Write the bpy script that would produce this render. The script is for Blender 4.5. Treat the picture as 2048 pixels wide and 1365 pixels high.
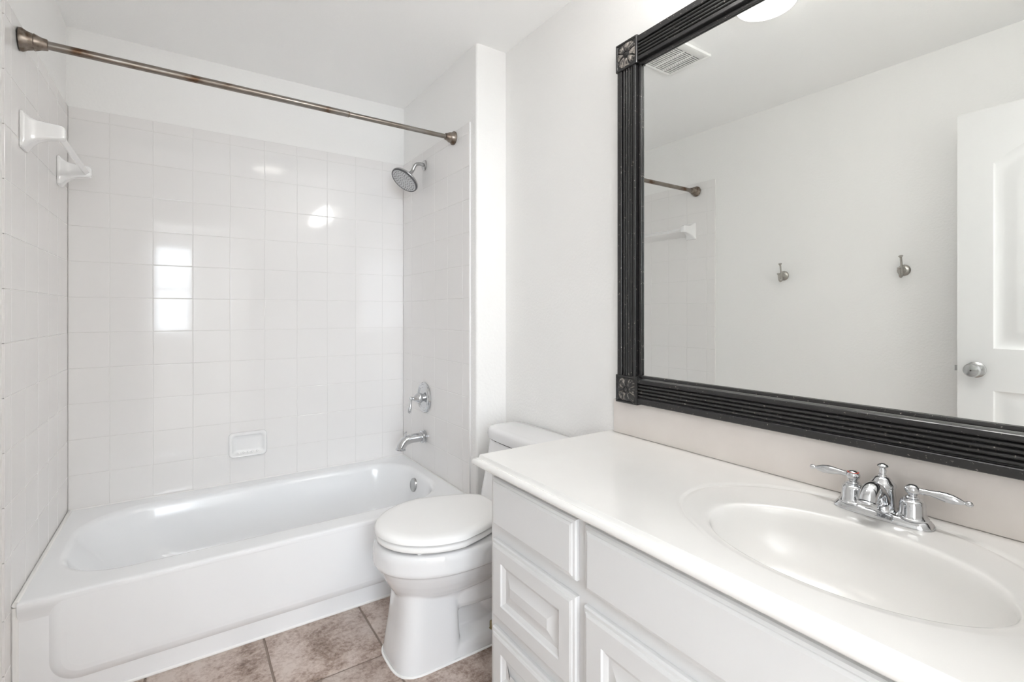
import bpy, bmesh, math, random
from mathutils import Vector, Matrix
for o in list(bpy.data.objects): bpy.data.objects.remove(o)
C = bpy.context.scene.collection
S = bpy.context.scene
PI = math.pi
H = 1.185                                   # height of the lens above the floor

# ------------------------------------------------------------------ camera, world, exposure
cd = bpy.data.cameras.new('camera'); cam = bpy.data.objects.new('camera', cd); C.objects.link(cam)
cam.location = (0, 0, H); cam.rotation_euler = (PI/2, 0, -math.radians(34.095))
cd.sensor_width = 36; cd.lens = 36*980.7/2048; cd.shift_y = -(682.5-627.2)/2048; cd.clip_start = 0.01
S.camera = cam
S.view_settings.view_transform = 'Standard'; S.view_settings.look = 'None'
S.view_settings.exposure = 1.55; S.view_settings.gamma = 1; S.view_settings.use_curve_mapping = False
W = bpy.data.worlds.new('world'); S.world = W; W.use_nodes = True
W.node_tree.nodes['Background'].inputs[0].default_value = (0.75, 0.87, 1, 1)
W.node_tree.nodes['Background'].inputs[1].default_value = 1.0
S.cycles.max_bounces = 12; S.cycles.diffuse_bounces = 8; S.cycles.glossy_bounces = 6
S.cycles.sample_clamp_indirect = 6; S.cycles.caustics_reflective = False
LAMP = dict(dome=3.0, bulb=15.2, window=6.8)
al = bpy.data.lights.new('bedroom_fill', 'AREA'); al.shape = 'RECTANGLE'; al.size = 3.0; al.size_y = 2.0  # unseen fill lamp, added to send soft light through the doorway
al.energy = 24; al.color = (.97, .98, 1.0)
ao = bpy.data.objects.new('bedroom_fill', al); C.objects.link(ao); ao.location = (.1, -1.75, 2.38)

# ------------------------------------------------------------------ materials
def nm(name):
    m = bpy.data.materials.new(name); m.use_nodes = True
    nt = m.node_tree; return m, nt, nt.nodes['Principled BSDF']
def mat(name, col, rough=0.5, metal=0.0, coat=0.0, spec=0.5):
    m, nt, b = nm(name)
    b.inputs['Base Color'].default_value = (*col, 1); b.inputs['Roughness'].default_value = rough
    b.inputs['Metallic'].default_value = metal; b.inputs['Coat Weight'].default_value = coat
    b.inputs['Specular IOR Level'].default_value = spec
    return m
def node(nt, t, **kw):
    n = nt.nodes.new(t)
    for k, v in kw.items():
        if k in n.inputs: n.inputs[k].default_value = v
        else: setattr(n, k, v)
    return n
def ramp(nt, stops):
    r = nt.nodes.new('ShaderNodeValToRGB'); e = r.color_ramp.elements
    while len(e) < len(stops): e.new(0.5)
    for i, (p, c) in enumerate(stops): e[i].position = p; e[i].color = (*c, 1)
    return r
def add_bump(m, scale, strength, dist=0.002, detail=3):
    nt = m.node_tree; b = nt.nodes['Principled BSDF']
    tc = node(nt, 'ShaderNodeTexCoord'); n = node(nt, 'ShaderNodeTexNoise', Scale=scale, Detail=detail)
    nt.links.new(tc.outputs['Object'], n.inputs['Vector'])
    bp = node(nt, 'ShaderNodeBump', Strength=strength, Distance=dist)
    nt.links.new(n.outputs['Fac'], bp.inputs['Height']); nt.links.new(bp.outputs['Normal'], b.inputs['Normal'])
    return m
def mottled(m, c1, c2, scale, detail=4, lo=0.35, hi=0.65):
    nt = m.node_tree; b = nt.nodes['Principled BSDF']
    tc = node(nt, 'ShaderNodeTexCoord'); n = node(nt, 'ShaderNodeTexNoise', Scale=scale, Detail=detail)
    nt.links.new(tc.outputs['Object'], n.inputs['Vector'])
    r = ramp(nt, [(lo, c1), (hi, c2)]); nt.links.new(n.outputs['Fac'], r.inputs['Fac'])
    nt.links.new(r.outputs['Color'], b.inputs['Base Color']); return m
def emit(name, col, s):
    m = bpy.data.materials.new(name); m.use_nodes = True; nt = m.node_tree; nt.nodes.clear()
    e = node(nt, 'ShaderNodeEmission', Strength=s); e.inputs['Color'].default_value = (*col, 1)
    o = node(nt, 'ShaderNodeOutputMaterial'); nt.links.new(e.outputs[0], o.inputs[0]); return m

PAINT = add_bump(mat('wall_paint', (.885, .88, .868), .55), 95, .45, .0025)
CEIL = add_bump(mat('ceiling_paint', (.945, .945, .94), .7), 110, .25, .002)
TILE = mat('glazed_white_tile', (.835, .82, .81), .07, spec=.34)
GROUT = mat('grout', (.76, .75, .735), .7)
ENAMEL = mat('white_enamel', (.882, .892, .905), .13)
PORC = mat('white_porcelain', (.77, .77, .775), .07, coat=.3)
SEATM = mat('white_seat_plastic', (.87, .865, .855), .18)
CERAM = mat('white_ceramic', (.86, .86, .86), .06, coat=.5)
CAULK = mat('white_caulk', (.87, .865, .85), .5)
CAB = mat('cabinet_paint', (.70, .70, .70), .40)
MARB = mottled(mat('cultured_marble', (.81, .80, .78), .2, coat=.1), (.80, .79, .77), (.82, .81, .79), 6)
SPLASH = mottled(mat('beige_marble', (.78, .73, .70), .2, coat=.2), (.72, .67, .635), (.77, .725, .69), 5)
CHROME = mat('chrome', (.64, .65, .665), .05, 1)
NICKEL = add_bump(mat('brushed_nickel', (.42, .40, .37), .28, 1), 300, .05, .001)
STEEL = mat('satin_steel', (.50, .50, .50), .25, 1)
DARK = mat('dark_gap', (.012, .012, .012), .7)  # near-black; paints shade in vent and tank gaps, also plain nozzle colour
MIRR = mat('mirror_silver', (.90, .915, .90), .0, 1)
DOORM = mat('door_paint', (.76, .76, .755), .4)
GREYP = mat('grey_nozzle_plate', (.56, .57, .58), .35)
VENTM = mat('vent_plastic', (.82, .82, .80), .5)
WOODF = mat('bedroom_carpet', (.55, .52, .48), .9)
WINEM = emit('daylight_pane', (.84, .92, 1.0), LAMP['window'])
DOMEM = emit('lit_dome', (1.0, .965, .91), LAMP['dome'])
BULBM = emit('lit_shade', (1.0, .985, .965), LAMP['bulb'])

def rod_mat():
    m, nt, b = nm('tarnished_rod'); b.inputs['Metallic'].default_value = 1
    tc = node(nt, 'ShaderNodeTexCoord'); n = node(nt, 'ShaderNodeTexNoise', Scale=9.0, Detail=6)
    nt.links.new(tc.outputs['Object'], n.inputs['Vector'])
    r = ramp(nt, [(.28, (.12, .07, .042)), (.36, (.24, .205, .175)), (.6, (.31, .29, .27))])
    nt.links.new(n.outputs['Fac'], r.inputs['Fac']); nt.links.new(r.outputs['Color'], b.inputs['Base Color'])
    b.inputs['Roughness'].default_value = .3; return m
ROD = rod_mat()
def bronze_mat():
    m, nt, b = nm('tarnished_flange'); b.inputs['Metallic'].default_value = 1
    tc = node(nt, 'ShaderNodeTexCoord'); n = node(nt, 'ShaderNodeTexNoise', Scale=40.0, Detail=5)
    nt.links.new(tc.outputs['Object'], n.inputs['Vector'])
    r = ramp(nt, [(.32, (.11, .075, .05)), (.58, (.30, .26, .225))])
    nt.links.new(n.outputs['Fac'], r.inputs['Fac']); nt.links.new(r.outputs['Color'], b.inputs['Base Color'])
    b.inputs['Roughness'].default_value = .35; return m
BRONZE = bronze_mat()
def frame_mat(name, lo, hi, scale):
    m, nt, b = nm(name)
    tc = node(nt, 'ShaderNodeTexCoord'); n = node(nt, 'ShaderNodeTexNoise', Scale=scale, Detail=8, Roughness=.65)
    nt.links.new(tc.outputs['Object'], n.inputs['Vector'])
    r = ramp(nt, [(lo, (.019, .0185, .019)), (hi, (.42, .38, .34))])
    nt.links.new(n.outputs['Fac'], r.inputs['Fac']); nt.links.new(r.outputs['Color'], b.inputs['Base Color'])
    b.inputs['Roughness'].default_value = .34; b.inputs['Coat Weight'].default_value = .15; return m
BLACK = frame_mat('worn_black_paint', .64, .67, 150)
BLACKW = frame_mat('rubbed_black_paint', .488, .55, 70)
def _rub(m):
    nt = m.node_tree; r = [n for n in nt.nodes if n.type == 'VALTORGB'][0]; no = [n for n in nt.nodes if n.type == 'TEX_NOISE'][0]
    g = node(nt, 'ShaderNodeNewGeometry'); k = node(nt, 'ShaderNodeMath', operation='MULTIPLY_ADD'); k.inputs[1].default_value = .28; k.inputs[2].default_value = -.14
    ad = node(nt, 'ShaderNodeMath', operation='ADD'); nt.links.new(no.outputs['Fac'], k.inputs[0])
    nt.links.new(g.outputs['Pointiness'], ad.inputs[0]); nt.links.new(k.outputs[0], ad.inputs[1]); nt.links.new(ad.outputs[0], r.inputs['Fac'])
_rub(BLACKW)
def floor_mat():
    m, nt, b = nm('stone_look_tile')
    tc = node(nt, 'ShaderNodeTexCoord')
    sep = node(nt, 'ShaderNodeSeparateXYZ'); nt.links.new(tc.outputs['Object'], sep.inputs[0])
    n1 = node(nt, 'ShaderNodeTexNoise', Scale=8.0, Detail=10, Roughness=.66, Distortion=.15)
    n2 = node(nt, 'ShaderNodeTexNoise', Scale=70.0, Detail=8, Roughness=.72)
    for n in (n1, n2): nt.links.new(tc.outputs['Object'], n.inputs['Vector'])
    mx = node(nt, 'ShaderNodeMath', operation='ADD'); sc = node(nt, 'ShaderNodeMath', operation='MULTIPLY')
    sc.inputs[1].default_value = .70; nt.links.new(n2.outputs['Fac'], sc.inputs[0])
    nt.links.new(n1.outputs['Fac'], mx.inputs[0]); nt.links.new(sc.outputs[0], mx.inputs[1])
    r = ramp(nt, [(.64, (.17, .115, .09)), (.75, (.32, .24, .198)), (.85, (.47, .378, .33)), (.98, (.60, .515, .465))])
    nt.links.new(mx.outputs[0], r.inputs['Fac']); nt.links.new(r.outputs['Color'], b.inputs['Base Color'])
    bp = node(nt, 'ShaderNodeBump', Strength=.35, Distance=.003)
    nt.links.new(mx.outputs[0], bp.inputs['Height']); nt.links.new(bp.outputs['Normal'], b.inputs['Normal'])
    b.inputs['Roughness'].default_value = .5; return m
FLOORM = floor_mat()
FGROUT = mat('floor_grout', (.28, .225, .19), .9)

# ------------------------------------------------------------------ helpers
def obj(name, bm, m, parent=None, ang=35, recalc=True):
    if recalc: bmesh.ops.recalc_face_normals(bm, faces=bm.faces)
    me = bpy.data.meshes.new(name); bm.to_mesh(me); bm.free()
    for p in me.polygons: p.use_smooth = True
    me.set_sharp_from_angle(angle=math.radians(ang))
    for x in (m if isinstance(m, (list, tuple)) else [m]): me.materials.append(x)
    o = bpy.data.objects.new(name, me); C.objects.link(o)
    if parent:
        o.parent = parent
        o.matrix_parent_inverse = world_of(parent).inverted()
    return o
def world_of(p):
    m = Matrix.Translation(p.location) @ p.rotation_euler.to_matrix().to_4x4()
    return world_of(p.parent) @ p.matrix_parent_inverse @ m if p.parent else m
def thing(name, label, cat, loc, group=None):
    o = bpy.data.objects.new(name, None); C.objects.link(o); o.location = loc; o.empty_display_size = .05
    return tag(o, label, cat, group)
def tag(o, label, cat, group=None):
    o['label'] = label; o['category'] = cat
    if group: o['group'] = group
    return o
def struct(name, bm, m, parent=None, ang=35, label=None):
    o = obj(name, bm, m, parent, ang)
    if not parent: o['kind'] = 'structure'
    if label: o['label'] = label
    return o
def box(bm, x0, x1, y0, y1, z0, z1, bev=0, seg=2, mi=0):
    vs = [bm.verts.new((x, y, z)) for x in (x0, x1) for y in (y0, y1) for z in (z0, z1)]
    fs = [bm.faces.new([vs[i] for i in q]) for q in ((0,1,3,2),(4,6,7,5),(0,4,5,1),(2,3,7,6),(0,2,6,4),(1,5,7,3))]
    for f in fs: f.material_index = mi
    if bev:
        es = {e for f in fs for e in f.edges}
        bmesh.ops.bevel(bm, geom=list(es), offset=bev, segments=seg, profile=.5, affect='EDGES', clamp_overlap=True)
def loft(bm, rings, closed=True, cap0=True, cap1=True, mi=0):
    R = [[bm.verts.new(p) for p in r] for r in rings]
    n = len(R[0])
    for a, b in zip(R, R[1:]):
        for i in range(n if closed else n-1):
            j = (i+1) % n
            bm.faces.new((a[i], a[j], b[j], b[i])).material_index = mi
    if cap0: bm.faces.new(R[0][::-1]).material_index = mi
    if cap1: bm.faces.new(R[-1]).material_index = mi
    return R
def basis(d):
    d = Vector(d).normalized(); up = Vector((0, 0, 1)) if abs(d.z) < .95 else Vector((0, 1, 0))
    a = d.cross(up).normalized(); b = a.cross(d).normalized(); return d, a, b
def lathe(bm, base, axis, prof, n=32, cap0=True, cap1=True, mi=0, sy=1.0):
    """prof = [(distance along axis, radius)]"""
    d, a, b = basis(axis); base = Vector(base)
    rings = [[base + d*t + (a*math.cos(2*PI*i/n)*sy + b*math.sin(2*PI*i/n))*max(r, 1e-4) for i in range(n)] for t, r in prof]
    return loft(bm, rings, True, cap0, cap1, mi)
def tube(bm, pts, rad, n=20, mi=0, flat=1.0):
    pts = [Vector(p) for p in pts]
    if not isinstance(rad, (list, tuple)): rad = [rad]*len(pts)
    rings = []; a = None
    for i, p in enumerate(pts):
        t = (pts[min(i+1, len(pts)-1)] - pts[max(i-1, 0)]).normalized()
        if a is None: _, a, b = basis(t)
        a = (a - t*a.dot(t)).normalized(); b = a.cross(t).normalized()
        rings.append([p + (a*math.cos(2*PI*k/n) + b*math.sin(2*PI*k/n)*flat)*rad[i] for k in range(n)])
    loft(bm, rings)
def bez(p, n=16):
    """smooth curve through points (Catmull-Rom)"""
    p = [Vector(q) for q in p]; q = [2*p[0]-p[1]] + p + [2*p[-1]-p[-2]]; out = []
    for i in range(1, len(q)-2):
        for k in range(n):
            t = k/n; a, b, c, d = q[i-1:i+3]
            out.append(.5*((2*b) + (c-a)*t + (2*a-5*b+4*c-d)*t*t + (3*b-a-3*c+d)*t**3))
    return out + [p[-1]]
def lerp(tab, n):
    out = []
    for a, b in zip(tab, tab[1:]):
        for k in range(n): out.append(tuple(x+(y-x)*k/n for x, y in zip(a, b)))
    return out + [tab[-1]]
def sup(cx, cy, z, xf, xb, w, n=2.0, m=64, nb=None):
    """superellipse ring: front extent to -x, back extent to +x, half width w"""
    pts = []
    for i in range(m):
        t = 2*PI*i/m; c, s = math.cos(t), math.sin(t)
        e = 2/(n if c < 0 else (nb or n))
        x = math.copysign(abs(c)**e, c); y = math.copysign(abs(s)**e, s)
        pts.append(Vector((cx + (x*(cx-xf) if c < 0 else x*(xb-cx)), cy + y*w, z)))
    return pts
def rrect(x0, x1, y0, y1, z, r, nc=10, ns=16):
    """rounded rectangle with matching point counts; r = one radius or four (x0y0, x1y0, x1y1, x0y1)"""
    if not isinstance(r, (list, tuple)): r = [r]*4
    cs = [(x0+r[0], y0+r[0], PI), (x1-r[1], y0+r[1], 1.5*PI), (x1-r[2], y1-r[2], 0), (x0+r[3], y1-r[3], .5*PI)]
    pts = []
    for k, (cx, cy, a0) in enumerate(cs):
        arc = [Vector((cx+r[k]*math.cos(a0+.5*PI*i/nc), cy+r[k]*math.sin(a0+.5*PI*i/nc), z)) for i in range(nc+1)]
        k2 = (k+1) % 4; nx = cs[k2]; nxt = Vector((nx[0]+r[k2]*math.cos(nx[2]), nx[1]+r[k2]*math.sin(nx[2]), z))
        pts += arc + [arc[-1].lerp(nxt, i/ns) for i in range(1, ns)]
    return pts
def modifier(o, t, **kw):
    m = o.modifiers.new(t.lower(), t)
    for k, v in kw.items(): setattr(m, k, v)
    return m

# ------------------------------------------------------------------ room dimensions (metres, camera stands at x=0 y=0)
XR, XW, YB, YE, ZC = 1.1076, 1.272, 2.797, 1.932, 2.413
XM = 1.256                                      # mirror surface
YF = -.10                                       # wall behind the camera, with the doorway
def wallx(y): return -.397-.008*(YB-y)/.86 if y > 1.93 else -.405      # face of the left wall
DX0, DX1, DH = -.20, .57, 2.05                  # doorway

# ------------------------------------------------------------------ room shell
bm = bmesh.new(); box(bm, -2.0, 2.2, YF-.12, YB+.14, -.12, -.004, mi=1)
X0 = .252-.346*3; Y0 = 1.662-.343*6
rng = random.Random(3)
for i in range(9):
    for j in range(10):
        x, y = X0+.346*i, Y0+.343*j; g = .0035
        xa, xb, ya, yb = max(x+g, -.39), min(x+.346-g, 1.27), max(y+g, YF-.1), min(y+.343-g, YB-.02)
        if xb-xa < .01 or yb-ya < .01: continue
        box(bm, xa, xb, ya, yb, -.006, 0, .0022, 2)
struct('floor', bm, [FLOORM, FGROUT])
bm = bmesh.new(); box(bm, -2.0, 2.2, -3.4, YB+.14, ZC, ZC+.1); struct('ceiling', bm, CEIL)

def tiles(name, O, U, N, ul, vl, parent, extra=None, seed=1):
    """glazed tiles on a wall: O origin (tile face), U direction along the wall, N normal; grout a little behind"""
    bm = bmesh.new(); O, U, N = Vector(O), Vector(U).normalized(), Vector(N).normalized(); V = Vector((0, 0, 1)); rn = random.Random(seed)
    P = lambda u, v, h=0: O + U*u + V*v + N*h
    cells = [(a, b, c, d) for a, b in zip(ul, ul[1:]) for c, d in zip(vl, vl[1:])] + (extra or [])
    for a, b, c, d in cells:
        gp = .0009
        t = [rn.gauss(0, .00014) for _ in range(4)]
        def ring(ins, h, tl):
            q = [(a+ins, c+ins), (b-ins, c+ins), (b-ins, d-ins), (a+ins, d-ins)]
            return [P(u, v, h + (t[k] if tl else 0)) for k, (u, v) in enumerate(q)]
        loft(bm, [ring(gp, -.006, 0), ring(gp, -.0009, 0), ring(gp+.0004, -.0004, 1), ring(gp+.0012, -.0001, 1), ring(gp+.0024, 0, 1)], cap0=False)
    us, vs = [c[0] for c in cells]+[c[1] for c in cells], 0
    for a, b, c, d in cells:
        q = [bm.verts.new(P(u, v, -.0010)) for u, v in ((a, c), (b, c), (b, d), (a, d))]
        bm.faces.new(q).material_index = 1
    o = obj(name, bm, [TILE, GROUT], parent, 20)
    for p in o.data.polygons: p.use_smooth = False
    return o

rows = [2.022-.1535*k for k in range(12)][::-1]; rows[0] = .325
rows = rows + [2.072]
# back wall of the bath alcove
bm = bmesh.new(); box(bm, -.55, 1.45, YB+.006, YB+.13, 0, ZC); wb = struct('wall_back', bm, PAINT)
xs = [-.3966, -.2585] + [-.3935+.135+.1546*k for k in range(1, 9)] + [XR]
tiles('tile_surround', (0, YB, 0), (1, 0, 0), (0, -1, 0), xs, rows, wb, seed=4)
# wing wall carrying the shower fittings, with a rounded free end
bm = bmesh.new()
ring = [(XR+.006+.012-.012*math.cos(a), YE+.012-.012*math.sin(a)) for a in [k*PI/12 for k in range(7)]] + [(XW+.13, YE), (XW+.13, YB+.006), (XR+.006, YB+.006)]
loft(bm, [[(x, y, z) for x, y in ring] for z in (0, ZC)])
ww = struct('wall_alcove', bm, PAINT, ang=50)
ys = [1.991, 2.054, 2.208, 2.362, 2.516, 2.670, YB]
tiles('tile_surround', (XR, 0, 0), (0, 1, 0), (-1, 0, 0), ys, rows, ww, seed=5)
bm = bmesh.new(); box(bm, XR+.0005, XR+.008, 1.9865, 1.9915, .33, 2.072, .0015, 2); obj('edge_trim', bm, CERAM, ww)
# left wall
bm = bmesh.new()
ring = [(wallx(YF-.12)-.006, YF-.12), (wallx(1.93)-.006, 1.93), (wallx(YB)-.006, YB+.006), (wallx(YB)-.14, YB+.006), (-.56, YF-.12)]
loft(bm, [[(x, y, z) for x, y in ring] for z in (0, ZC)])
wl = struct('wall_left', bm, PAINT)
yl = [1.925, 1.985, 2.139, 2.293, 2.447, 2.601, 2.7965]
U = Vector((wallx(YB)-wallx(1.94), YB-1.94, 0)).normalized(); O = Vector((wallx(1.94), 1.94, 0))
low = [.325-.1535*2, .325-.1535, .325]; low = [0.004]+low
ext = [(yl[0]-1.94, yl[1]-1.94, a, b) for a, b in zip(low, low[1:])]
tiles('tile_surround', O, U, (U.y, -U.x, 0), [y-1.94 for y in yl], rows, wl, ext, seed=6)
# vanity wall
bm = bmesh.new(); box(bm, XW, XW+.13, YF-.12, YE+.001, 0, ZC); struct('wall_right', bm, PAINT)
# wall with the doorway, behind the camera
bm = bmesh.new()
box(bm, -2.0, DX0, YF-.12, YF, 0, ZC); box(bm, DX1, 2.2, YF-.12, YF, 0, ZC); box(bm, DX0, DX1, YF-.12, YF, DH, ZC)
struct('wall_front', bm, PAINT)
bm = bmesh.new()
for y0, y1 in ((YF-.135, YF-.12),):
    box(bm, DX0-.06, DX0, y0, y1, 0, DH+.06, .003); box(bm, DX1, DX1+.06, y0, y1, 0, DH+.06, .003); box(bm, DX0, DX1, y0, y1, DH, DH+.06, .003)
struct('trim_1', bm, DOORM)
# the next room, which the daylight comes through
bm = bmesh.new(); box(bm, -2.0, 2.2, -3.4, YF-.12, -.12, 0); struct('floor_bedroom', bm, WOODF)
WX0, WX1, WZ0, WZ1 = -1.45, .157, .87, 2.22
bm = bmesh.new()
box(bm, -2.0, WX0, -3.4, -3.25, 0, ZC); box(bm, WX1, 2.2, -3.4, -3.25, 0, ZC)
box(bm, WX0, WX1, -3.4, -3.25, 0, WZ0); box(bm, WX0, WX1, -3.4, -3.25, WZ1, ZC)
struct('wall_bedroom', bm, PAINT)
bm = bmesh.new(); box(bm, -2.1, -2.0, -3.4, YF, 0, ZC); struct('wall_bedroom_left', bm, PAINT)
bm = bmesh.new(); box(bm, 2.2, 2.3, -3.4, YF, 0, ZC); struct('wall_bedroom_right', bm, PAINT)
bm = bmesh.new()
for a, b in ((WX0, WX0+.04), (WX1-.04, WX1), (-.67, -.63)): box(bm, a, b, -3.31, -3.26, WZ0, WZ1, .004)
for a, b in ((WZ0, WZ0+.04), (WZ1-.04, WZ1), (1.52, 1.56)): box(bm, WX0+.04, WX1-.04, -3.31, -3.26, a, b, .004)
wn = struct('window_1', bm, DOORM)
bm = bmesh.new(); box(bm, WX0+.03, WX1-.03, -3.345, -3.335, WZ0+.03, WZ1-.03); obj('pane', bm, WINEM, wn)

# ------------------------------------------------------------------ door (standing open beside the doorway, seen in the mirror)
def door():
    bm = bmesh.new(); L, HT, T = .755, 2.03, .035
    # local frame: u along the leaf from the hinge, z up, face at h=0 looking to +h
    hx, hy = -.222, -.085; ex, ey = -.243, .667
    d = Vector((ex-hx, ey-hy, 0)).normalized(); nrm = Vector((d.y, -d.x, 0))
    P = lambda u, z, h: Vector((hx, hy, 0)) + d*u + nrm*h + Vector((0, 0, z))
    def slab(u0, u1, z0, z1, h0, h1):
        loft(bm, [[P(u0, z0, h), P(u1, z0, h), P(u1, z1, h), P(u0, z1, h)] for h in (h0, h1)])
    slab(0, L, .012, HT, -T, -.010)
    # face skin: stiles, rails and panels cut as one sheet with an arched top panel
    u0, u1 = .113, L-.113
    def arch(ins, top, rise, zb, n=14):
        a, b = u0+ins, u1-ins; q = [(a, zb+ins), (b, zb+ins)]
        for k in range(n+1):
            t = k/n; u = b+(a-b)*t; q.append((u, top-ins-rise*(2*t-1)**2))
        return q
    panels = [(1.90, .10, 1.04), (.868, .0, .24)]
    outer = [(0, .012), (L, .012), (L, HT), (0, HT)]
    fv = [bm.verts.new(P(u, z, 0)) for u, z in outer]; bv = [bm.verts.new(P(u, z, -.010)) for u, z in outer]
    for i in range(4): bm.faces.new((fv[i], fv[(i+1) % 4], bv[(i+1) % 4], bv[i]))
    es = [bm.edges.get((fv[i], fv[(i+1) % 4])) for i in range(4)]
    for top, rise, zb in panels:
        rs = [[P(u, z, h) for u, z in arch(ins, top, rise, zb)] for ins, h in ((0, 0), (.007, -.006), (.018, -.0095), (.034, -.0095), (.062, -.001), (.075, -.0005))]
        R = loft(bm, rs, cap0=False, cap1=True)
        es += [bm.edges.get((R[0][i], R[0][(i+1) % len(R[0])])) for i in range(len(R[0]))]
    bmesh.ops.triangle_fill(bm, use_beauty=True, use_dissolve=False, edges=es)
    D = struct('door_1', bm, DOORM, ang=25)
    bm = bmesh.new(); lathe(bm, P(L-.060, .95, 0), nrm, [(0, .033), (.006, .033), (.010, .026), (.012, .013), (.030, .012), (.036, .020), (.044, .027), (.054, .0285), (.062, .024), (.066, .012), (.067, .003)])
    k = obj('door_knob', bm, STEEL, D)
    bm = bmesh.new(); lathe(bm, P(L-.060, .95, .0672), nrm, [(0, .003), (.0006, .003)], 12); obj('keyhole', bm, DARK, k)
    bm = bmesh.new(); loft(bm, [[P(u, z, h) for u, z in ((L, .94), (L+.012, .94), (L+.012, .962), (L, .962))] for h in (-.024, -.012)]); obj('latch_bolt', bm, STEEL, D)
door()

# ------------------------------------------------------------------ bathtub
TX0, TX1, TY0, TY1, TZ = -.3925, XR-.0015, 1.978, YB-.0015, .3405
def bathtub():
    T = thing('bathtub', 'long white enamel bathtub filling the tiled alcove', 'bathtub', (.36, 2.39, 0))
    bm = bmesh.new()
    b0 = (-.335, 1.052, 2.085, 2.712)      # basin edge: x0 x1 y0 y1
    rr = [.20, .21, .20, .24]
    K = dict(nc=14, ns=22)
    def ins(d, z, r=None):
        return rrect(b0[0]+d, b0[1]-d, b0[2]+d, b0[3]-d, z, [max(.04, q-d*.6) for q in (r or rr)], **K)
    def sl(dl, dr, df, db, z, rad):
        return rrect(b0[0]+dl, b0[1]-dr, b0[2]+df, b0[3]-db, z, rad, **K)
    e = .0008
    rings = [rrect(TX0, TX1, TY0+.013, TY1, .0, e, **K), rrect(TX0, TX1, TY0+.013, TY1, TZ-.06, e, **K),
             rrect(TX0, TX1, TY0+.009, TY1, TZ-.045, e, **K), rrect(TX0, TX1, TY0+.003, TY1, TZ-.028, e, **K), rrect(TX0, TX1, TY0+.0005, TY1, TZ-.018, e, **K),
             rrect(TX0, TX1, TY0, TY1, TZ-.010, e, **K), rrect(TX0, TX1, TY0+.0012, TY1, TZ-.0045, e, **K),
             rrect(TX0, TX1, TY0+.0045, TY1, TZ-.0012, e, **K), rrect(TX0+.001, TX1-.001, TY0+.0095, TY1-.001, TZ, .001, **K), rrect(TX0+.004, TX1-.004, TY0+.020, TY1-.004, TZ+.0002, .003, **K)]
    rings += [ins(-.012, TZ-.001), ins(-.004, TZ-.002), ins(.004, TZ-.007), ins(.011, TZ-.016), ins(.016, TZ-.03)]
    rings += [sl(.055, .026, .028, .026, .25, .19), sl(.10, .038, .040, .036, .18, .18), sl(.15, .052, .052, .048, .12, .165),
              sl(.19, .072, .072, .066, .085, .15), sl(.23, .11, .11, .10, .066, .12), sl(.30, .17, .17, .16, .06, .09)]
    loft(bm, rings, cap0=False)
    # pillowed apron panel with rounded lower corners, standing proud of the skirt
    px0, px1, pz0, pz1 = -.325, 1.035, .066, TZ-.011
    def panel(d, y, r):
        q = rrect(px0+d, px1-d, pz0+d, pz1, 0, [r, r, .002, .002], 10, 20)
        return [Vector((p.x, y, p.y)) for p in q]
    loft(bm, [panel(0, TY0+.0132, .075), panel(.004, TY0+.0105, .072), panel(.010, TY0+.0062, .067), panel(.018, TY0+.0030, .06), panel(.028, TY0+.0012, .052), panel(.042, TY0+.0006, .042)], cap0=False)
    sh = obj('tub_shell', bm, ENAMEL, T, 32, recalc=True)
    for p in sh.data.polygons:
        if abs(p.normal.y) > .999: p.use_smooth = False
    bm = bmesh.new(); c = (TX1-.068, 2.45, .272); d = (-1, 0, .12)
    lathe(bm, c, d, [(0, .036), (.010, .036), (.0165, .034), (.019, .030), (.0195, .001)], 40)
    ov = obj('overflow_cover', bm, STEEL, T)
    ov['label'] = 'round brushed steel overflow cover'
    bm = bmesh.new()
    tube(bm, [(TX0, TY0+.013, .003), (TX1, TY0+.013, .003)], .0055, 10)
    obj('caulk_bead', bm, CAULK, T)
    bm = bmesh.new()
    tube(bm, [(wallx(TY0)+.0085, TY0+.01, TZ-.004), (wallx(TY1)+.0085, TY1-.002, TZ-.004)], .0082, 10)
    tube(bm, [((wallx(TY0)+TX0)/2, TY0+.016, .001), ((wallx(TY0)+TX0)/2, TY0+.016, TZ-.012)], .010, 10)
    tube(bm, [(TX0+.004, TY1-.0025, TZ), (TX1-.003, TY1-.0025, TZ)], .003, 8)
    tube(bm, [(TX1-.002, TY1-.003, TZ), (TX1-.002, TY0+.008, TZ)], .003, 8)
    obj('caulk_bead', bm, CAULK, T)
    bm = bmesh.new(); lathe(bm, (.80, 2.42, .06), (0, 0, 1), [(0, .036), (.003, .034), (.0035, .012), (.002, .001)], 32); obj('drain_cover', bm, CHROME, T)
bathtub()

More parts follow.
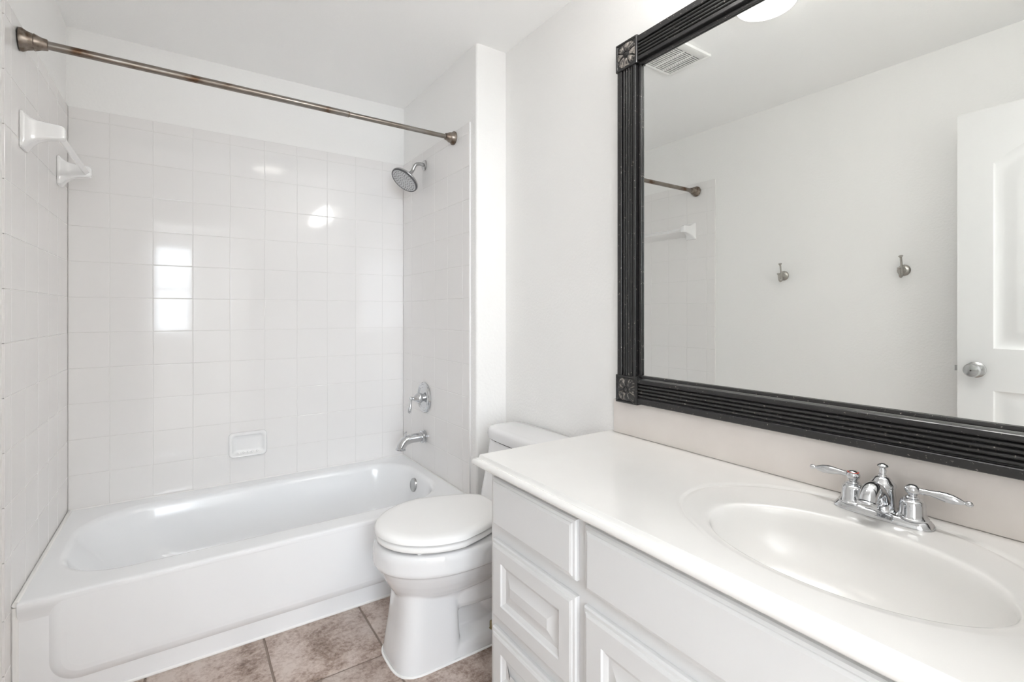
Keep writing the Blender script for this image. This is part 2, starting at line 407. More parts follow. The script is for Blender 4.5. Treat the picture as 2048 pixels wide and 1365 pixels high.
# ------------------------------------------------------------------ shower curtain rod
def rod():
    A, B = Vector((wallx(2.06)+.002, 2.062, H+.830)), Vector((XR-.001, 2.141, H+.855)); d = (B-A).normalized()
    T = thing('shower_curtain_rod', 'tarnished metal shower curtain rod spanning the bath alcove', 'curtain rod', A)
    J = A + d*((B-A).length*.66)
    bm = bmesh.new(); lathe(bm, A+d*.03, d, [(0, .0128), ((J-A).length-.034, .0128), ((J-A).length-.03, .0118)], 28); obj('outer_tube', bm, ROD, T)
    bm = bmesh.new(); lathe(bm, J-d*.02, d, [(0, .0108), ((B-J).length-.01, .0108)], 28); obj('inner_tube', bm, ROD, T)
    bm = bmesh.new(); lathe(bm, J-d*.004, d, [(0, .0131), (.004, .0131)], 28); obj('joint_ring', bm, BRONZE, T)
    prof = [(0, .034), (.006, .0345), (.012, .031), (.016, .0285), (.024, .026), (.030, .024), (.033, .0255), (.036, .024), (.048, .019), (.062, .0165), (.064, .0135)]
    bm = bmesh.new(); lathe(bm, A, d, prof, 36); obj('end_flange', bm, BRONZE, T)
    bm = bmesh.new(); lathe(bm, B, -d, [(t*.75, r*.95) for t, r in prof], 36); obj('end_flange', bm, BRONZE, T)
rod()

# ------------------------------------------------------------------ ceramic towel bar on the left wall
def towel_bar():
    y0, y1, z = 2.105, 2.62, 1.752
    T = thing('towel_bar', 'white ceramic towel bar high on the tiled wall left of the bath', 'towel bar', (wallx(y0), y0, z))
    for y in (y0, y1):
        bm = bmesh.new(); x = wallx(y)+.0005; R = []
        for t, wy, wz, cz in ((0, .040, .056, -.004), (.006, .040, .056, -.004), (.012, .036, .050, -.004), (.022, .028, .039, -.001), (.036, .022, .031, .003), (.055, .0185, .026, .006), (.080, .0175, .0235, .007), (.092, .0165, .022, .007), (.098, .013, .018, .007), (.100, .008, .012, .007)):
            q = rrect(-wy, wy, -wz, wz, 0, min(wy, wz)*(.12 if t < .01 else .35), 6, 4)
            R.append([Vector((x+t, y+p.x, z+cz+p.y)) for p in q])
        loft(bm, R); obj('bracket', bm, CERAM, T)
    bm = bmesh.new(); xb = wallx(y0)+.083; r = .0115
    loft(bm, [[(wallx(y)+.083+r*math.cos(a), y, z+.003+r*math.sin(a)) for a in (PI/4*0, PI/2, PI, 1.5*PI)] for y in (y0+.012, y1-.012)])
    obj('bar', bm, CERAM, T)
towel_bar()

# ------------------------------------------------------------------ soap dish on the back wall
def soap():
    bm = bmesh.new(); x0, x1, z0, z1 = .199, .369, H-.718, H-.595; R = []
    for ins, h, zi in ((0, 0, 0), (0, .010, 0), (.002, .016, .001), (.006, .020, .003), (.011, .020, .006), (.016, .016, .012), (.020, .008, .019), (.026, .004, .024), (.036, .003, .03)):
        q = rrect(x0+ins, x1-ins, z0+max(ins, zi), z1-ins, 0, max(.004, .02-ins*.4), 8, 8)
        R.append([Vector((p.x, YB-.0005-h*(1.35-.5*(p.y-z0)/(z1-z0)), p.y)) for p in q])
    loft(bm, R)
    o = obj('soap_dish', bm, CERAM); tag(o, 'white ceramic soap dish set in the back wall tiles above the tub', 'soap dish')
    for k in range(5):
        bm = bmesh.new(); xx = x0+.045+.02*k
        lathe(bm, (xx, YB-.005, z0+.021), (0, -1, .1), [(0, .005), (.012, .005), (.015, .003)], 12); obj('drain_ridge', bm, CERAM, o)
soap()

# ------------------------------------------------------------------ shower fittings on the wing wall
YP = 2.485
def shower_head():
    z = H+.808
    T = thing('overhead_shower', 'round grey and chrome shower head on a bent arm near the rod', 'shower head', (XR, YP, z))
    bm = bmesh.new(); lathe(bm, (XR-.001, YP, z), (-1, 0, 0), [(0, .029), (.003, .029), (.007, .025), (.009, .018), (.010, .012)], 36); obj('wall_flange', bm, STEEL, T)
    n = Vector((-.62, -.10, -.78)).normalized(); ctr = Vector((.992, YP, H+.712))
    back = ctr - n*.048
    bm = bmesh.new()
    tube(bm, bez([(XR-.004, YP, z), (XR-.03, YP, z+.004), (XR-.055, YP, z-.006), tuple(back-n*.028), tuple(back)], 8), .0098, 20); obj('shower_arm', bm, STEEL, T)
    bm = bmesh.new(); lathe(bm, back-n*.006, n, [(0, .0125), (.012, .0145), (.018, .013), (.024, .016), (.030, .030), (.036, .052), (.042, .069), (.047, .077), (.053, .079), (.056, .078)], 56)
    obj('head_shell', bm, STEEL, T)
    bm = bmesh.new(); lathe(bm, ctr+n*.001, n, [(0, .0765), (.006, .0765), (.0085, .0745), (.0088, .072), (.0066, .071)], 56, False, False); obj('rim', bm, mat('dark_rubber_rim', (.10, .10, .105), .4), T)
    bm = bmesh.new(); lathe(bm, ctr+n*.001, n, [(0, .0712), (.0066, .0708), (.0078, .0001)], 56)
    pl = obj('spray_plate', bm, GREYP, T); pl['label'] = 'pale grey spray plate with dark nozzles'
    bm = bmesh.new(); d, a, b = basis(n)
    for r, cnt in ((.012, 6), (.024, 12), (.037, 18), (.050, 22), (.061, 26)):
        for k in range(cnt):
            p = ctr + n*.0076 + (a*math.cos(2*PI*k/cnt+r*40) + b*math.sin(2*PI*k/cnt+r*40))*r
            lathe(bm, p, n, [(0, .0022), (.002, .0018)], 8)
    o = obj('spray_nozzles', bm, DARK, pl); o['kind'] = 'stuff'
shower_head()
def valve():
    z = H-.459
    T = thing('shower_valve', 'chrome shower valve with round escutcheon and lever above tub spout', 'shower valve', (XR, YP, z))
    bm = bmesh.new(); lathe(bm, (XR-.001, YP, z), (-1, 0, 0), [(0, .083), (.004, .083), (.010, .078), (.011, .073), (.008, .070), (.013, .064), (.014, .058), (.010, .054), (.010, .024)], 64); obj('escutcheon', bm, CHROME, T)
    bm = bmesh.new(); lathe(bm, (XR-.009, YP, z), (-1, 0, 0), [(0, .021), (.012, .021), (.013, .026), (.022, .030), (.030, .029), (.040, .023), (.052, .015), (.060, .010), (.064, .009)], 40); hb = obj('handle_body', bm, CHROME, T)
    bm = bmesh.new(); x = XR-.080
    lathe(bm, (XR-.070, YP, z), (-1, 0, 0), [(0, .009), (.004, .011), (.010, .012), (.016, .011), (.019, .006), (.020, .001)], 24)
    tube(bm, [(x, YP, z-.004), (x-.001, YP, z-.018), (x-.003, YP, z-.034), (x-.006, YP, z-.052), (x-.009, YP, z-.068), (x-.010, YP, z-.075), (x-.0105, YP, z-.078)], [.006, .0055, .0065, .0085, .0085, .006, .002], 20)
    obj('lever', bm, CHROME, T)
valve()
def spout():
    z = H-.672
    T = thing('tub_spout', 'curved chrome tub spout below the shower valve', 'spout', (XR, YP, z))
    bm = bmesh.new(); lathe(bm, (XR-.001, YP, z), (-1, 0, 0), [(0, .034), (.008, .034), (.010, .030), (.013, .034), (.020, .033), (.024, .028)], 40); obj('collar', bm, CHROME, T)
    bm = bmesh.new()
    tube(bm, bez([(XR-.012, YP, z), (XR-.045, YP, z), (XR-.085, YP, z-.002), (XR-.115, YP, z-.012), (XR-.132, YP, z-.032), (XR-.138, YP, z-.052)], 6), [.0245]*18+[.024]*6+[.0235]*7, 32)
    lathe(bm, (XR-.1375, YP, z-.046), (-.12, 0, -1), [(0, .0235), (.003, .0275), (.008, .0275), (.0095, .024), (.008, .02)], 32)
    obj('spout_body', bm, CHROME, T)
    bm = bmesh.new(); lathe(bm, (XR-.108, YP, z+.012), (-.15, 0, 1), [(0, .0035), (.020, .0035), (.021, .006), (.024, .0085), (.027, .0085), (.029, .005)], 20); obj('diverter_knob', bm, CHROME, T)
spout()

# ------------------------------------------------------------------ toilet
def toilet():
    ya = 1.61
    T = thing('toilet', 'white elongated one-piece toilet with closed lid beside the bathtub', 'toilet', (.8, ya, 0))
    bm = bmesh.new()
    # bowl with rim band
    tab = [(.15, .64, .98, .085, 2.1), (.20, .622, 1.00, .100, 2.1), (.225, .612, 1.02, .108, 2.1), (.240, .600, 1.03, .126, 2.1), (.262, .586, 1.05, .145, 2.1), (.29, .571, 1.06, .164, 2.1), (.315, .560, 1.06, .176, 2.1), (.331, .554, 1.06, .181, 2.1), (.334, .5415, 1.06, .190, 2.1), (.345, .5385, 1.06, .1925, 2.1), (.385, .541, 1.06, .192, 2.1), (.398, .544, 1.06, .189, 2.1), (.405, .552, 1.06, .182, 2.1)]
    loft(bm, [sup(.80, ya, z, f, b, w, n, 72, 2.6) for z, f, b, w, n in tab])
    # front column
    tab = [(.0, .584, .815, .119, 3.3), (.02, .585, .813, .118, 3.3), (.06, .591, .810, .115, 3.3), (.12, .601, .808, .110, 3.3), (.19, .609, .806, .105, 3.2), (.235, .611, .804, .102, 2.8), (.265, .608, .804, .102, 2.6), (.29, .600, .804, .12, 2.4)]
    loft(bm, [sup(.70, ya, z, f, b, w, n, 64, 7) for z, f, b, w, n in tab])
    # base flange running back to the wall side
    loft(bm, [sup(.95, ya, z, f, b, w, 4, 64) for z, f, b, w in ((0, .70, 1.16, .122), (.028, .70, 1.16, .120), (.045, .70, 1.155, .112), (.058, .70, 1.15, .092), (.075, .70, 1.15, .068))])
    loft(bm, [sup(.95, ya, z, f, b, w, 4, 48) for z, f, b, w in ((.03, .72, 1.15, .066), (.2, .72, 1.15, .062), (.36, .72, 1.2, .075))])
    loft(bm, [sup(.90, ya, z, f, b, w, 2.4, 64) for z, f, b, w in ((.150, .76, 1.04, .085), (.158, .745, 1.06, .102), (.175, .728, 1.08, .110), (.205, .715, 1.09, .1125), (.24, .70, 1.09, .113))])
    # trapway bulge on each side
    for s in (-1, 1):
        tube(bm, bez([(.83, ya+s*.045, .27), (.90, ya+s*.050, .215), (.965, ya+s*.050, .125), (1.03, ya+s*.045, .10), (1.10, ya+s*.04, .16), (1.13, ya+s*.03, .28)], 8), .042, 18)
    # shoulder behind the seat and tank
    tab = [(.25, .96, 1.235, .100), (.32, .96, 1.245, .120), (.39, .97, 1.252, .134), (.44, .988, 1.254, .142), (.475, .999, 1.255, .150), (.52, 1.022, 1.256, .168), (.57, 1.047, 1.257, .188), (.62, 1.070, 1.258, .205), (.652, 1.082, 1.258, .212)]
    loft(bm, [sup(1.16, ya, z, f, b, w, 3.6, 64, 8) for z, f, b, w in tab])
    body = obj('toilet_body', bm, PORC, T, 180)
    modifier(body, 'REMESH', mode='VOXEL', voxel_size=.004, use_smooth_shade=True)
    modifier(body, 'SMOOTH', factor=.5, iterations=7)
    # tank lid
    bm = bmesh.new()
    tl = [(.656, 1.082, .214), (.657, 1.076, .220), (.672, 1.074, .222), (.688, 1.075, .221), (.696, 1.079, .217), (.701, 1.088, .209), (.7035, 1.105, .195)]
    loft(bm, [sup(1.16, ya, z, f, 1.262-.4*max(0, .222-w)*.3, w, 3.6, 72, 8) for z, f, w in tl]); obj('tank_lid', bm, PORC, T, 60)
    bm = bmesh.new(); loft(bm, [sup(1.16, ya, z, 1.0835, 1.255, .2115, 3.6, 72, 8) for z in (.650, .657)]); obj('tank_gap_shade', bm, DARK, T)  # near-black ring painting the shade in the gap under the lid
    # seat ring and lid
    def egg(z, f, b, w, k=1.0):
        pts = []
        for i in range(96):
            t = 2*PI*i/96; c, s = math.cos(t), math.sin(t)
            cx = .775
            if c < 0: pts.append(Vector((cx+c*(cx-f), ya+w*s, z)))
            else:
                u = min(1, abs(c)**.42); y = w*math.copysign(abs(s)**.42, s)*(1-.39*max(0, u-.06))
                pts.append(Vector((cx+u*(b-cx), ya+y, z)))
        return pts
    bm = bmesh.new()
    loft(bm, [egg(.4135, .575, .985, .166), egg(.414, .556, .99, .184), egg(.4155, .551, .99, .189), egg(.419, .549, .99, .191), egg(.430, .550, .99, .190), egg(.4335, .554, .99, .186), egg(.434, .585, .985, .156)]); obj('seat', bm, SEATM, T, 50)
    bm = bmesh.new()
    loft(bm, [egg(.4415, .60, .98, .14), egg(.4412, .553, 1.0, .188), egg(.4418, .547, 1.003, .194), egg(.443, .5445, 1.005, .197), egg(.452, .546, 1.005, .196), egg(.459, .552, 1.003, .190), egg(.463, .564, .998, .178), egg(.4645, .585, .985, .158), egg(.4655, .65, .93, .10)]); obj('lid', bm, SEATM, T, 60)
    for s in (-1, 1):
        bm = bmesh.new(); tube(bm, [(1.0, ya+s*.05, .44), (1.0, ya+s*.09, .44)], .010, 16); obj('hinge', bm, SEATM, T)
        bm = bmesh.new(); box(bm, .635, .66, ya+s*.125-.007, ya+s*.125+.007, .402, .4145, .002); obj('seat_bumper', bm, SEATM, T)
        bm = bmesh.new(); lathe(bm, (.935, ya+s*.098, .048), (0, 0, 1), [(0, .014), (.004, .014), (.006, .008), (.022, .0075), (.024, .005)], 20)
        o = obj('anchor_bolt', bm, mat('brass_bolt', (.45, .38, .22), .35, 1), T)
    bm = bmesh.new(); base = sup(.70, ya, .001, .5825, 1.162, .1205, 3.3, 96, 8)
    ring = [p for p in base]
    tube(bm, ring+[ring[0]], .0045, 8); obj('caulk_bead', bm, CAULK, T)
toilet()

# ------------------------------------------------------------------ vanity
XF, CZ = .750, H-.413                    # face frame plane, counter surface
VY0, VY1 = -.095, 1.212
def raised(bm, x, y0, y1, z0, z1, field):
    """drawer or door front facing -x: routed outer edge; field adds a sunk raised panel"""
    def ring(ins, h): return [Vector((x+.018-h, y, z)) for y, z in ((y0+ins, z0+ins), (y1-ins, z0+ins), (y1-ins, z1-ins), (y0+ins, z1-ins))]
    R = [ring(0, 0), ring(0, .008), ring(.003, .012), ring(.009, .0135), ring(.010, .0155), ring(.016, .018)]
    if field:
        fw = field
        R += [ring(fw, .018), ring(fw+.003, .014), ring(fw+.010, .011), ring(fw+.014, .0085), ring(fw+.020, .0085), ring(fw+.044, .0165), ring(fw+.046, .0175)]
    else:
        R += [ring(.020, .018)]
    loft(bm, R)
def vanity():
    T = thing('vanity_cabinet', 'white painted bathroom vanity cabinet with drawers and doors under the sink', 'cabinet', (1.0, .56, 0))
    bm = bmesh.new(); zt = CZ-.0335
    # face frame with openings left closed by fronts
    box(bm, XF, XF+.02, VY0, VY1, .10, zt)
    box(bm, XF+.02, XW-.002, VY1-.018, VY1, .0, zt)           # end panel
    box(bm, XF+.02, XW-.002, VY0, VY0+.018, .0, zt)
    box(bm, XF+.02, XW-.002, VY0+.018, VY1-.018, .10, .118)     # bottom
    box(bm, XW-.010, XW-.002, VY0+.018, VY1-.018, .118, zt)     # back
    box(bm, XF+.06, XF+.075, VY0+.018, VY1-.018, 0, .10)        # toe kick
    obj('carcass', bm, CAB, T)
    X = XF-.0185
    d = [(.834, 1.190, -.605, -.466, 0), (.834, 1.190, -.862, -.640, .052), (.834, 1.190, -1.070, -.890, .052)]
    for y0, y1, z0, z1, f in d:
        bm = bmesh.new(); raised(bm, X, y0, y1, H+z0, H+z1, f); obj('drawer_front', bm, CAB, T, 20)
    bm = bmesh.new(); raised(bm, X, -.040, .8055, H-.612, H-.466, 0); obj('false_front', bm, CAB, T, 20)
    for y0, y1 in ((.390, .8085), (-.040, .380)):
        bm = bmesh.new(); raised(bm, X, y0, y1, H-1.070, H-.645, .060); obj('door', bm, CAB, T, 20)
vanity()
def counter():
    T = thing('bathroom_countertop', 'white cultured marble vanity top with moulded oval basin', 'countertop', (1.0, .56, CZ))
    x0, x1, y0, y1 = .727, XW-.001, VY0+.001, 1.242
    cx, cy = .955, .394
    per = []
    nx, ny = 44, 110
    per += [(x0, y1+(y0-y1)*i/ny) for i in range(ny)]
    per += [(x0+(x1-x0)*i/nx, y0) for i in range(nx)]
    per += [(x1, y0+(y1-y0)*i/ny) for i in range(ny)]
    per += [(x1+(x0-x1)*i/nx, y1) for i in range(nx)]
    bm = bmesh.new()
    def off(p, o):
        x, y = p
        if abs(x-x0) < 1e-6: x -= o
        if abs(y-y1) < 1e-6: y += o
        return x, y
    prof = [(-.020, .0265, ), (-.006, .0290), (.006, .0300), (.0135, .0280), (.0175, .0235), (.0180, .0185), (.0160, .0130), (.0125, .0092), (.0085, .0082), (.0060, .0090), (.0040, .0092), (.0026, .0070), (.0016, .0018), (.0, .0004)]
    rings = [[Vector((*off(p, o), CZ-.003-dz if dz > .001 else CZ-dz)) for p in per] for o, dz in prof]
    def ell(p, ax, ay, ccx=cx, ccy=cy):
        dx, dy = p[0]-ccx, p[1]-ccy
        return 1/math.hypot(dx/ax, dy/ay)        # fraction of the way from centre to p
    def ringt(p):
        """where the ray from the basin centre to p meets the outer ring ellipse"""
        rx, ry, ax_, ay_ = 1.01, .425, .2175, .290
        dx, dy, ox, oy = (p[0]-cx)/ax_, (p[1]-cy)/ay_, (cx-rx)/ax_, (cy-ry)/ay_
        a, b, c = dx*dx+dy*dy, 2*(dx*ox+dy*oy), ox*ox+oy*oy-1
        return (-b+math.sqrt(b*b-4*a*c))/(2*a)
    def ringp(k, dz):
        out = []
        for p in per:
            t, tb = ringt(p), ell(p, .150, .225)
            q = max(0, min(1, (t/tb-1.12)/.22)); q = q*q*(3-2*q)*max(0, min(1, (.97-t)/.06))
            g = min(max(t, 1.20*tb)*k, .985 if k > 1.03 else .97)
            out.append(Vector((cx+(p[0]-cx)*g, cy+(p[1]-cy)*g, CZ-dz*q)))
        return out
    rings += [ringp(1.05, 0), ringp(1.025, .0002), ringp(1.010, .0012), ringp(1.0, .0028), ringp(.988, .0030), ringp(.972, .0018), ringp(.955, .0020)]
    ax, ay = .150, .225
    def bowl(s, dz, sh=0):
        out = []
        for i, p in enumerate(per):
            f = ell(p, ax*s, ay*s); q = Vector((cx, cy, 0)) + (Vector((*p, 0))-Vector((cx, cy, 0)))*f
            out.append(Vector((q.x+sh, q.y, CZ-dz)))
        return out
    rings += [bowl(1.10, .0024), bowl(1.06, .0028), bowl(1.035, .0040), bowl(1.018, .0065), bowl(1.006, .011), bowl(.996, .020), bowl(.984, .036), bowl(.966, .054), bowl(.935, .073), bowl(.88, .089), bowl(.81, .107), bowl(.70, .121), bowl(.56, .131), bowl(.40, .138), bowl(.24, .143), bowl(.10, .145)]
    loft(bm, rings, cap0=False, cap1=True)
    obj('counter_slab', bm, MARB, T, 40)
    bm = bmesh.new(); lathe(bm, (cx, cy, CZ-.1445), (0, 0, 1), [(0, .027), (.002, .0265), (.003, .022), (.001, .018), (.004, .017), (.0055, .012), (.006, .001)], 36); obj('drain', bm, CHROME, T)
counter()
bm = bmesh.new(); box(bm, XM+.0002, XW-.001, VY0+.001, 1.222, CZ+.0005, H-.2985, .002)
tag(obj('backsplash', bm, SPLASH), 'low pinkish beige marble backsplash between vanity top and mirror frame', 'backsplash')

# ------------------------------------------------------------------ basin faucet
def faucet():
    cx, cy, z = 1.192, .408, CZ-.0017
    T = thing('basin_faucet', 'chrome two-handle faucet on the back rim of the oval basin', 'faucet', (cx, cy, z))
    bm = bmesh.new()
    def st(w, l, h, n=3.0): return [Vector((cx+p.x-cx, p.y, z+h)) for p in sup(cx, cy, 0, cx-w, cx+w, l, n, 64)]
    loft(bm, [st(.031, .086, 0), st(.031, .086, .003), st(.028, .083, .008), st(.0265, .0815, .0095), st(.0255, .080, .012), st(.021, .075, .0145)]); obj('base_plate', bm, CHROME, T, 45)
    for s in (-1, 1):
        hy = cy + s*.0515
        bm = bmesh.new(); lathe(bm, (cx, hy, z+.013), (0, 0, 1), [(0, .0262), (.003, .0262), (.005, .0238), (.008, .0228), (.010, .0215), (.028, .0208), (.034, .0185), (.0355, .0160), (.039, .0152), (.040, .0120), (.043, .0108), (.044, .0074), (.048, .0068)], 36)
        hd = obj('handle', bm, CHROME, T, 40)
        bm = bmesh.new(); lathe(bm, (cx, hy, z+.058), (0, 0, 1), [(0, .0065), (.003, .010), (.008, .0128), (.013, .0128), (.017, .0105), (.0205, .0055), (.021, .0005)], 28)
        dr = Vector((.05, s, 0)).normalized(); p0 = Vector((cx, hy, z+.0685))
        q = [(0, .006, 0), (.016, .0055, .0), (.028, .0060, .0005), (.040, .0082, .0), (.050, .0094, -.001), (.060, .0088, -.002), (.070, .0060, -.003), (.075, .0036, -.0035), (.077, .0030, -.0035), (.080, .0048, -.0035), (.084, .0052, -.0035), (.087, .0038, -.0035), (.089, .0008, -.0035)]
        tube(bm, [p0+dr*t+Vector((0, 0, dz)) for t, r, dz in q], [r for t, r, dz in q], 22)
        obj('lever', bm, CHROME, hd, 45)
    bm = bmesh.new(); lathe(bm, (cx, cy+.0515, z+.0752), (0, 0, 1), [(0, .0107), (.0004, .0109), (.0008, .0103)], 28)
    ho = [c for c in T.children if c.name.startswith('handle')][1]
    ri = obj('hot_ring', bm, mat('red_index', (.55, .06, .03), .4), ho); ri['label'] = 'thin red ring marking the hot handle'
    # centre body and spout
    bm = bmesh.new(); lathe(bm, (cx+.004, cy, z+.012), (0, 0, 1), [(0, .0270), (.004, .0270), (.007, .0240), (.020, .0228), (.046, .0220), (.050, .0236), (.054, .0228), (.058, .0180), (.064, .0140), (.067, .0112), (.068, .0078), (.072, .0072)], 40); obj('spout_hub', bm, CHROME, T, 40)
    bm = bmesh.new()
    pts = bez([(cx+.002, cy, z+.028), (cx-.016, cy, z+.043), (cx-.032, cy, z+.057), (cx-.048, cy, z+.060), (cx-.061, cy, z+.053), (cx-.067, cy, z+.042)], 6)
    tube(bm, pts, [.0190-.0030*i/30 for i in range(31)], 28)
    lathe(bm, (cx-.0665, cy, z+.045), (-.22, 0, -1), [(0, .0145), (.003, .0180), (.010, .0182), (.0125, .0165), (.011, .012)], 28); obj('spout', bm, CHROME, T, 45)
    bm = bmesh.new(); lathe(bm, (cx+.006, cy, z+.080), (0, 0, 1), [(0, .0065), (.004, .0060), (.012, .0065), (.017, .0045), (.018, .0080), (.0205, .0100), (.023, .0085), (.026, .0025)], 24); obj('lift_rod_knob', bm, CHROME, T, 40)
faucet()

# ------------------------------------------------------------------ framed mirror
def mirror():
    T = thing('wall_mirror', 'large wall mirror in worn black fluted frame with carved corner blocks', 'mirror', (XM, .56, 1.5))
    bz, tz, by0, by1, bs = H-.301, H+.913, -.093, 1.190, .0925      # outer block corners
    bm = bmesh.new(); box(bm, XM, XW-.001, by0+.05, by1-.05, bz+.05, tz-.05); obj('mirror_glass', bm, MIRR, T)
    wdt = .080
    # profile across the rail: u from inner edge 0 to outer edge wdt, h = height above the mirror
    prof = [(0, 0), (0, .0165), (.0015, .0185), (.0105, .0185), (.012, .017), (.0125, .009), (.0145, .009)]
    for k in range(4):
        a = .0145+.0108*k
        prof += [(a+.0002, .0095)] + [(a+.0054-.0050*math.cos(PI*j/6), .0095+.0075*math.sin(PI*j/6)) for j in range(1, 6)] + [(a+.0106, .0095)]
    prof += [(.0580, .009), (.0600, .009), (.0605, .017), (.062, .0185), (.0785, .0185), (.080, .0165), (.080, 0)]
    def rail(a, b, axis, sgn, ref):
        """axis 'y' or 'z' runs along the rail; ref = coordinate of the inner edge, sgn = direction to the outer edge"""
        bm = bmesh.new(); R = []
        for t in (a, b):
            R.append([Vector((XM-h-.0005, t, ref+sgn*u)) if axis == 'y' else Vector((XM-h-.0005, ref+sgn*u, t)) for u, h in prof])
        loft(bm, R)
        return bm
    off = .0085
    ib, it_, i0, i1 = bz+bs-off, tz-bs+off, by0+bs-off, by1-bs+off     # inner edges of the rails
    e = .0005
    obj('frame_rail', rail(by0+bs+e, by1-bs-e, 'y', -1, ib), BLACK, T, 25)
    obj('frame_rail', rail(by0+bs+e, by1-bs-e, 'y', 1, it_), BLACK, T, 25)
    obj('frame_rail', rail(bz+bs+e, tz-bs-e, 'z', 1, i1), BLACK, T, 25)
    obj('frame_rail', rail(bz+bs+e, tz-bs-e, 'z', -1, i0), BLACK, T, 25)
    # thin inner lip lying on the glass
    for (ya, yb, za, zb) in ((i0, i1, ib+.004, ib+.013), (i0, i1, it_-.013, it_-.004), (i1-.015, i1-.004, ib+.0135, it_-.0135), (i0+.004, i0+.015, ib+.0135, it_-.0135)):
        bm = bmesh.new(); box(bm, XM-.008, XM-.0005, ya, yb, za, zb, .0015); obj('inner_lip', bm, BLACK, T)
    # carved corner blocks: flower with a ring and stud
    for cy, cz in ((by1-bs/2, tz-bs/2), (by1-bs/2, bz+bs/2), (by0+bs/2, tz-bs/2), (by0+bs/2, bz+bs/2)):
        bm = bmesh.new(); h = bs/2; xb = XM-.0005
        def sq(k, d): return [Vector((xb-d, cy+a*k, cz+b*k)) for a, b in ((-1, -1), (1, -1), (1, 1), (-1, 1))]
        loft(bm, [sq(h, 0), sq(h, .020), sq(h-.0012, .0222), sq(h-.006, .0228), sq(h-.007, .0205), sq(h-.0085, .0188)])
        blk = obj('corner_block', bm, BLACK, T, 25)
        bm = bmesh.new()
        n, m = 96, 14; rings = []
        for j in range(m+1):
            r = .009+(.043-.009)*j/m; ring = []
            for i in range(n):
                t = 2*PI*i/n; pet = abs(math.cos(4*t)); sq_r = min(r, .0375/max(abs(math.cos(t)), abs(math.sin(t))))
                q = j/m; lobe = pet**.6
                d = .0188 + .0062*math.sin(PI*min(1, q*1.02))*lobe*(1-.25*q) + .0006*math.cos(24*t)*q + .001*(1-q)
                if j == m: d = .0186
                ring.append(Vector((xb-d, cy+sq_r*math.cos(t), cz+sq_r*math.sin(t))))
            rings.append(ring)
        loft(bm, rings, cap0=False, cap1=False); obj('carved_flower', bm, BLACKW, blk, 60)
        bm = bmesh.new(); lathe(bm, (xb-.0185, cy, cz), (-1, 0, 0), [(0, .0135), (.003, .0135), (.0048, .0120), (.0040, .0100), (.0015, .0092), (.0015, .0082), (.0040, .0078), (.0055, .005), (.006, .0005)], 32); obj('stud', bm, BLACK, blk, 40)
mirror()

# ------------------------------------------------------------------ robe hooks on the left wall (seen in the mirror)
def hook(y, z, label, src=None):
    x = wallx(y)-.0055
    T = thing('robe_hook', label, 'hook', (x, y, z), 'robe hooks on the left wall')
    if src:
        for ch in src.children:
            c = ch.copy(); C.objects.link(c); c.parent = T; c.matrix_parent_inverse = ch.matrix_parent_inverse
        return T
    bm = bmesh.new(); lathe(bm, (x, y, z), (1, 0, 0), [(0, .0275), (.004, .0275), (.008, .025), (.011, .020), (.013, .014), (.020, .011), (.028, .008)], 36); obj('rosette', bm, NICKEL, T, 40)
    bm = bmesh.new()
    tube(bm, bez([(x+.024, y, z-.022), (x+.029, y, z-.005), (x+.033, y, z+.022), (x+.042, y, z+.062)], 8), .0045, 14)
    lathe(bm, (x+.042, y, z+.058), (.2, 0, 1), [(0, .0045), (.004, .0060), (.008, .0098), (.011, .0098), (.013, .006)], 20)
    tube(bm, bez([(x+.024, y, z-.015), (x+.030, y, z-.030), (x+.044, y, z-.034), (x+.056, y, z-.022), (x+.060, y, z+.004)], 8), .0045, 14)
    lathe(bm, (x+.060, y, z), (.1, 0, 1), [(0, .0045), (.004, .0058), (.008, .0092), (.011, .0092), (.013, .005)], 20)
    obj('prongs', bm, NICKEL, T, 40)
    return T
h1 = hook(1.482, H+.220, 'brushed nickel double robe hook reflected in the mirror nearer the shower rod')
h2 = hook(.908, H+.210, 'brushed nickel double robe hook reflected in the mirror nearer the white door', h1)

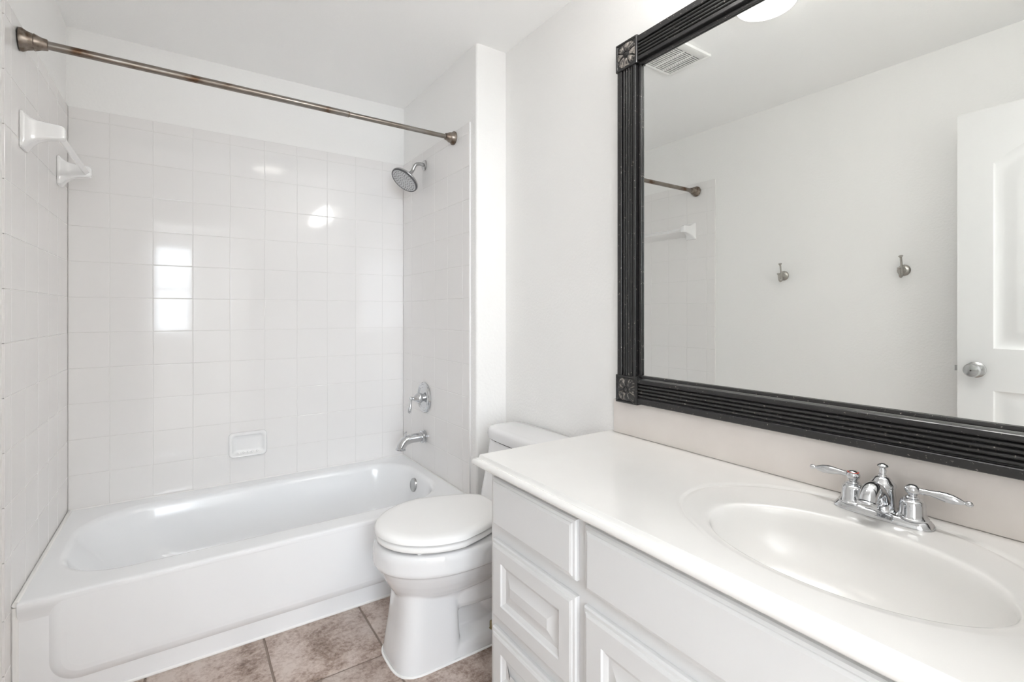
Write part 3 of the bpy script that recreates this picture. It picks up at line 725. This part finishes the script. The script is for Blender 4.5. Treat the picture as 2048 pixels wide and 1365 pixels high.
# ------------------------------------------------------------------ exhaust vent, ceiling light, vanity light
def vent():
    x0, x1, y0, y1 = .430, .655, 1.392, 1.628
    T = thing('exhaust_vent', 'square white slotted exhaust vent on the ceiling, reflected in the mirror', 'vent', ((x0+x1)/2, (y0+y1)/2, ZC))
    bm = bmesh.new(); box(bm, x0+.02, x1-.02, y0+.02, y1-.02, ZC-.004, ZC-.0005); obj('duct_shade', bm, DARK, T)  # flat near-black sheet standing in for the shade behind the slats
    bm = bmesh.new(); zb, zt = ZC-.014, ZC-.006
    box(bm, x0, x0+.02, y0, y1, zb, ZC-.0005, .003); box(bm, x1-.02, x1, y0, y1, zb, ZC-.0005, .003)
    box(bm, x0+.02, x1-.02, y0, y0+.042, zb, ZC-.0005, .003); box(bm, x0+.02, x1-.02, y1-.016, y1, zb, ZC-.0005, .003)
    obj('grille_frame', bm, VENTM, T)
    bm = bmesh.new(); n = 15; L = y1-y0-.058
    for k in range(n+1):
        a = y0+.042+L*k/n; box(bm, x0+.02, x1-.02, a-L/n*.22, a+L/n*.22, zb+.001, zb+.004)
    W3 = (x1-x0-.04)/3
    for k in range(4): c = x0+.02+W3*k; box(bm, c-.005, c+.005, y0+.042, y1-.016, zb+.0006, zb+.0045)
    obj('grille_slats', bm, VENTM, T)
vent()
def dome():
    c = (.615, 1.030, ZC)
    T = thing('ceiling_light', 'round lit flush ceiling light seen at the top of the mirror', 'ceiling light', c)
    bm = bmesh.new(); lathe(bm, (c[0], c[1], ZC-.0005), (0, 0, -1), [(0, .118), (.010, .118), (.013, .112), (.013, .09)], 48); obj('fixture_base', bm, STEEL, T)
    bm = bmesh.new(); lathe(bm, (c[0], c[1], ZC-.0115), (0, 0, -1), [(0, .108), (.008, .109), (.014, .104), (.020, .088), (.024, .06), (.026, .03), (.0265, .001)], 48); obj('glass_dome', bm, DOMEM, T, 60)
dome()
def vanity_light():
    T = thing('vanity_light', 'three-shade lamp bar on the wall above the mirror', 'wall lamp', (XW, .45, 2.26))
    bm = bmesh.new(); box(bm, XW-.022, XW-.0005, .12, .78, 2.215, 2.30, .006); obj('back_plate', bm, STEEL, T)
    for y in (.22, .45, .68):
        bm = bmesh.new(); tube(bm, bez([(XW-.02, y, 2.26), (XW-.07, y, 2.262), (XW-.095, y, 2.245), (XW-.105, y, 2.20)], 6), .009, 14); a = obj('arm', bm, STEEL, T)
        bm = bmesh.new(); lathe(bm, (XW-.105, y, 2.215), (0, 0, -1), [(0, .020), (.02, .028), (.05, .040), (.085, .050), (.112, .056), (.114, .054), (.114, .001)], 32); obj('lamp_shade', bm, BULBM, a, 60)
vanity_light()
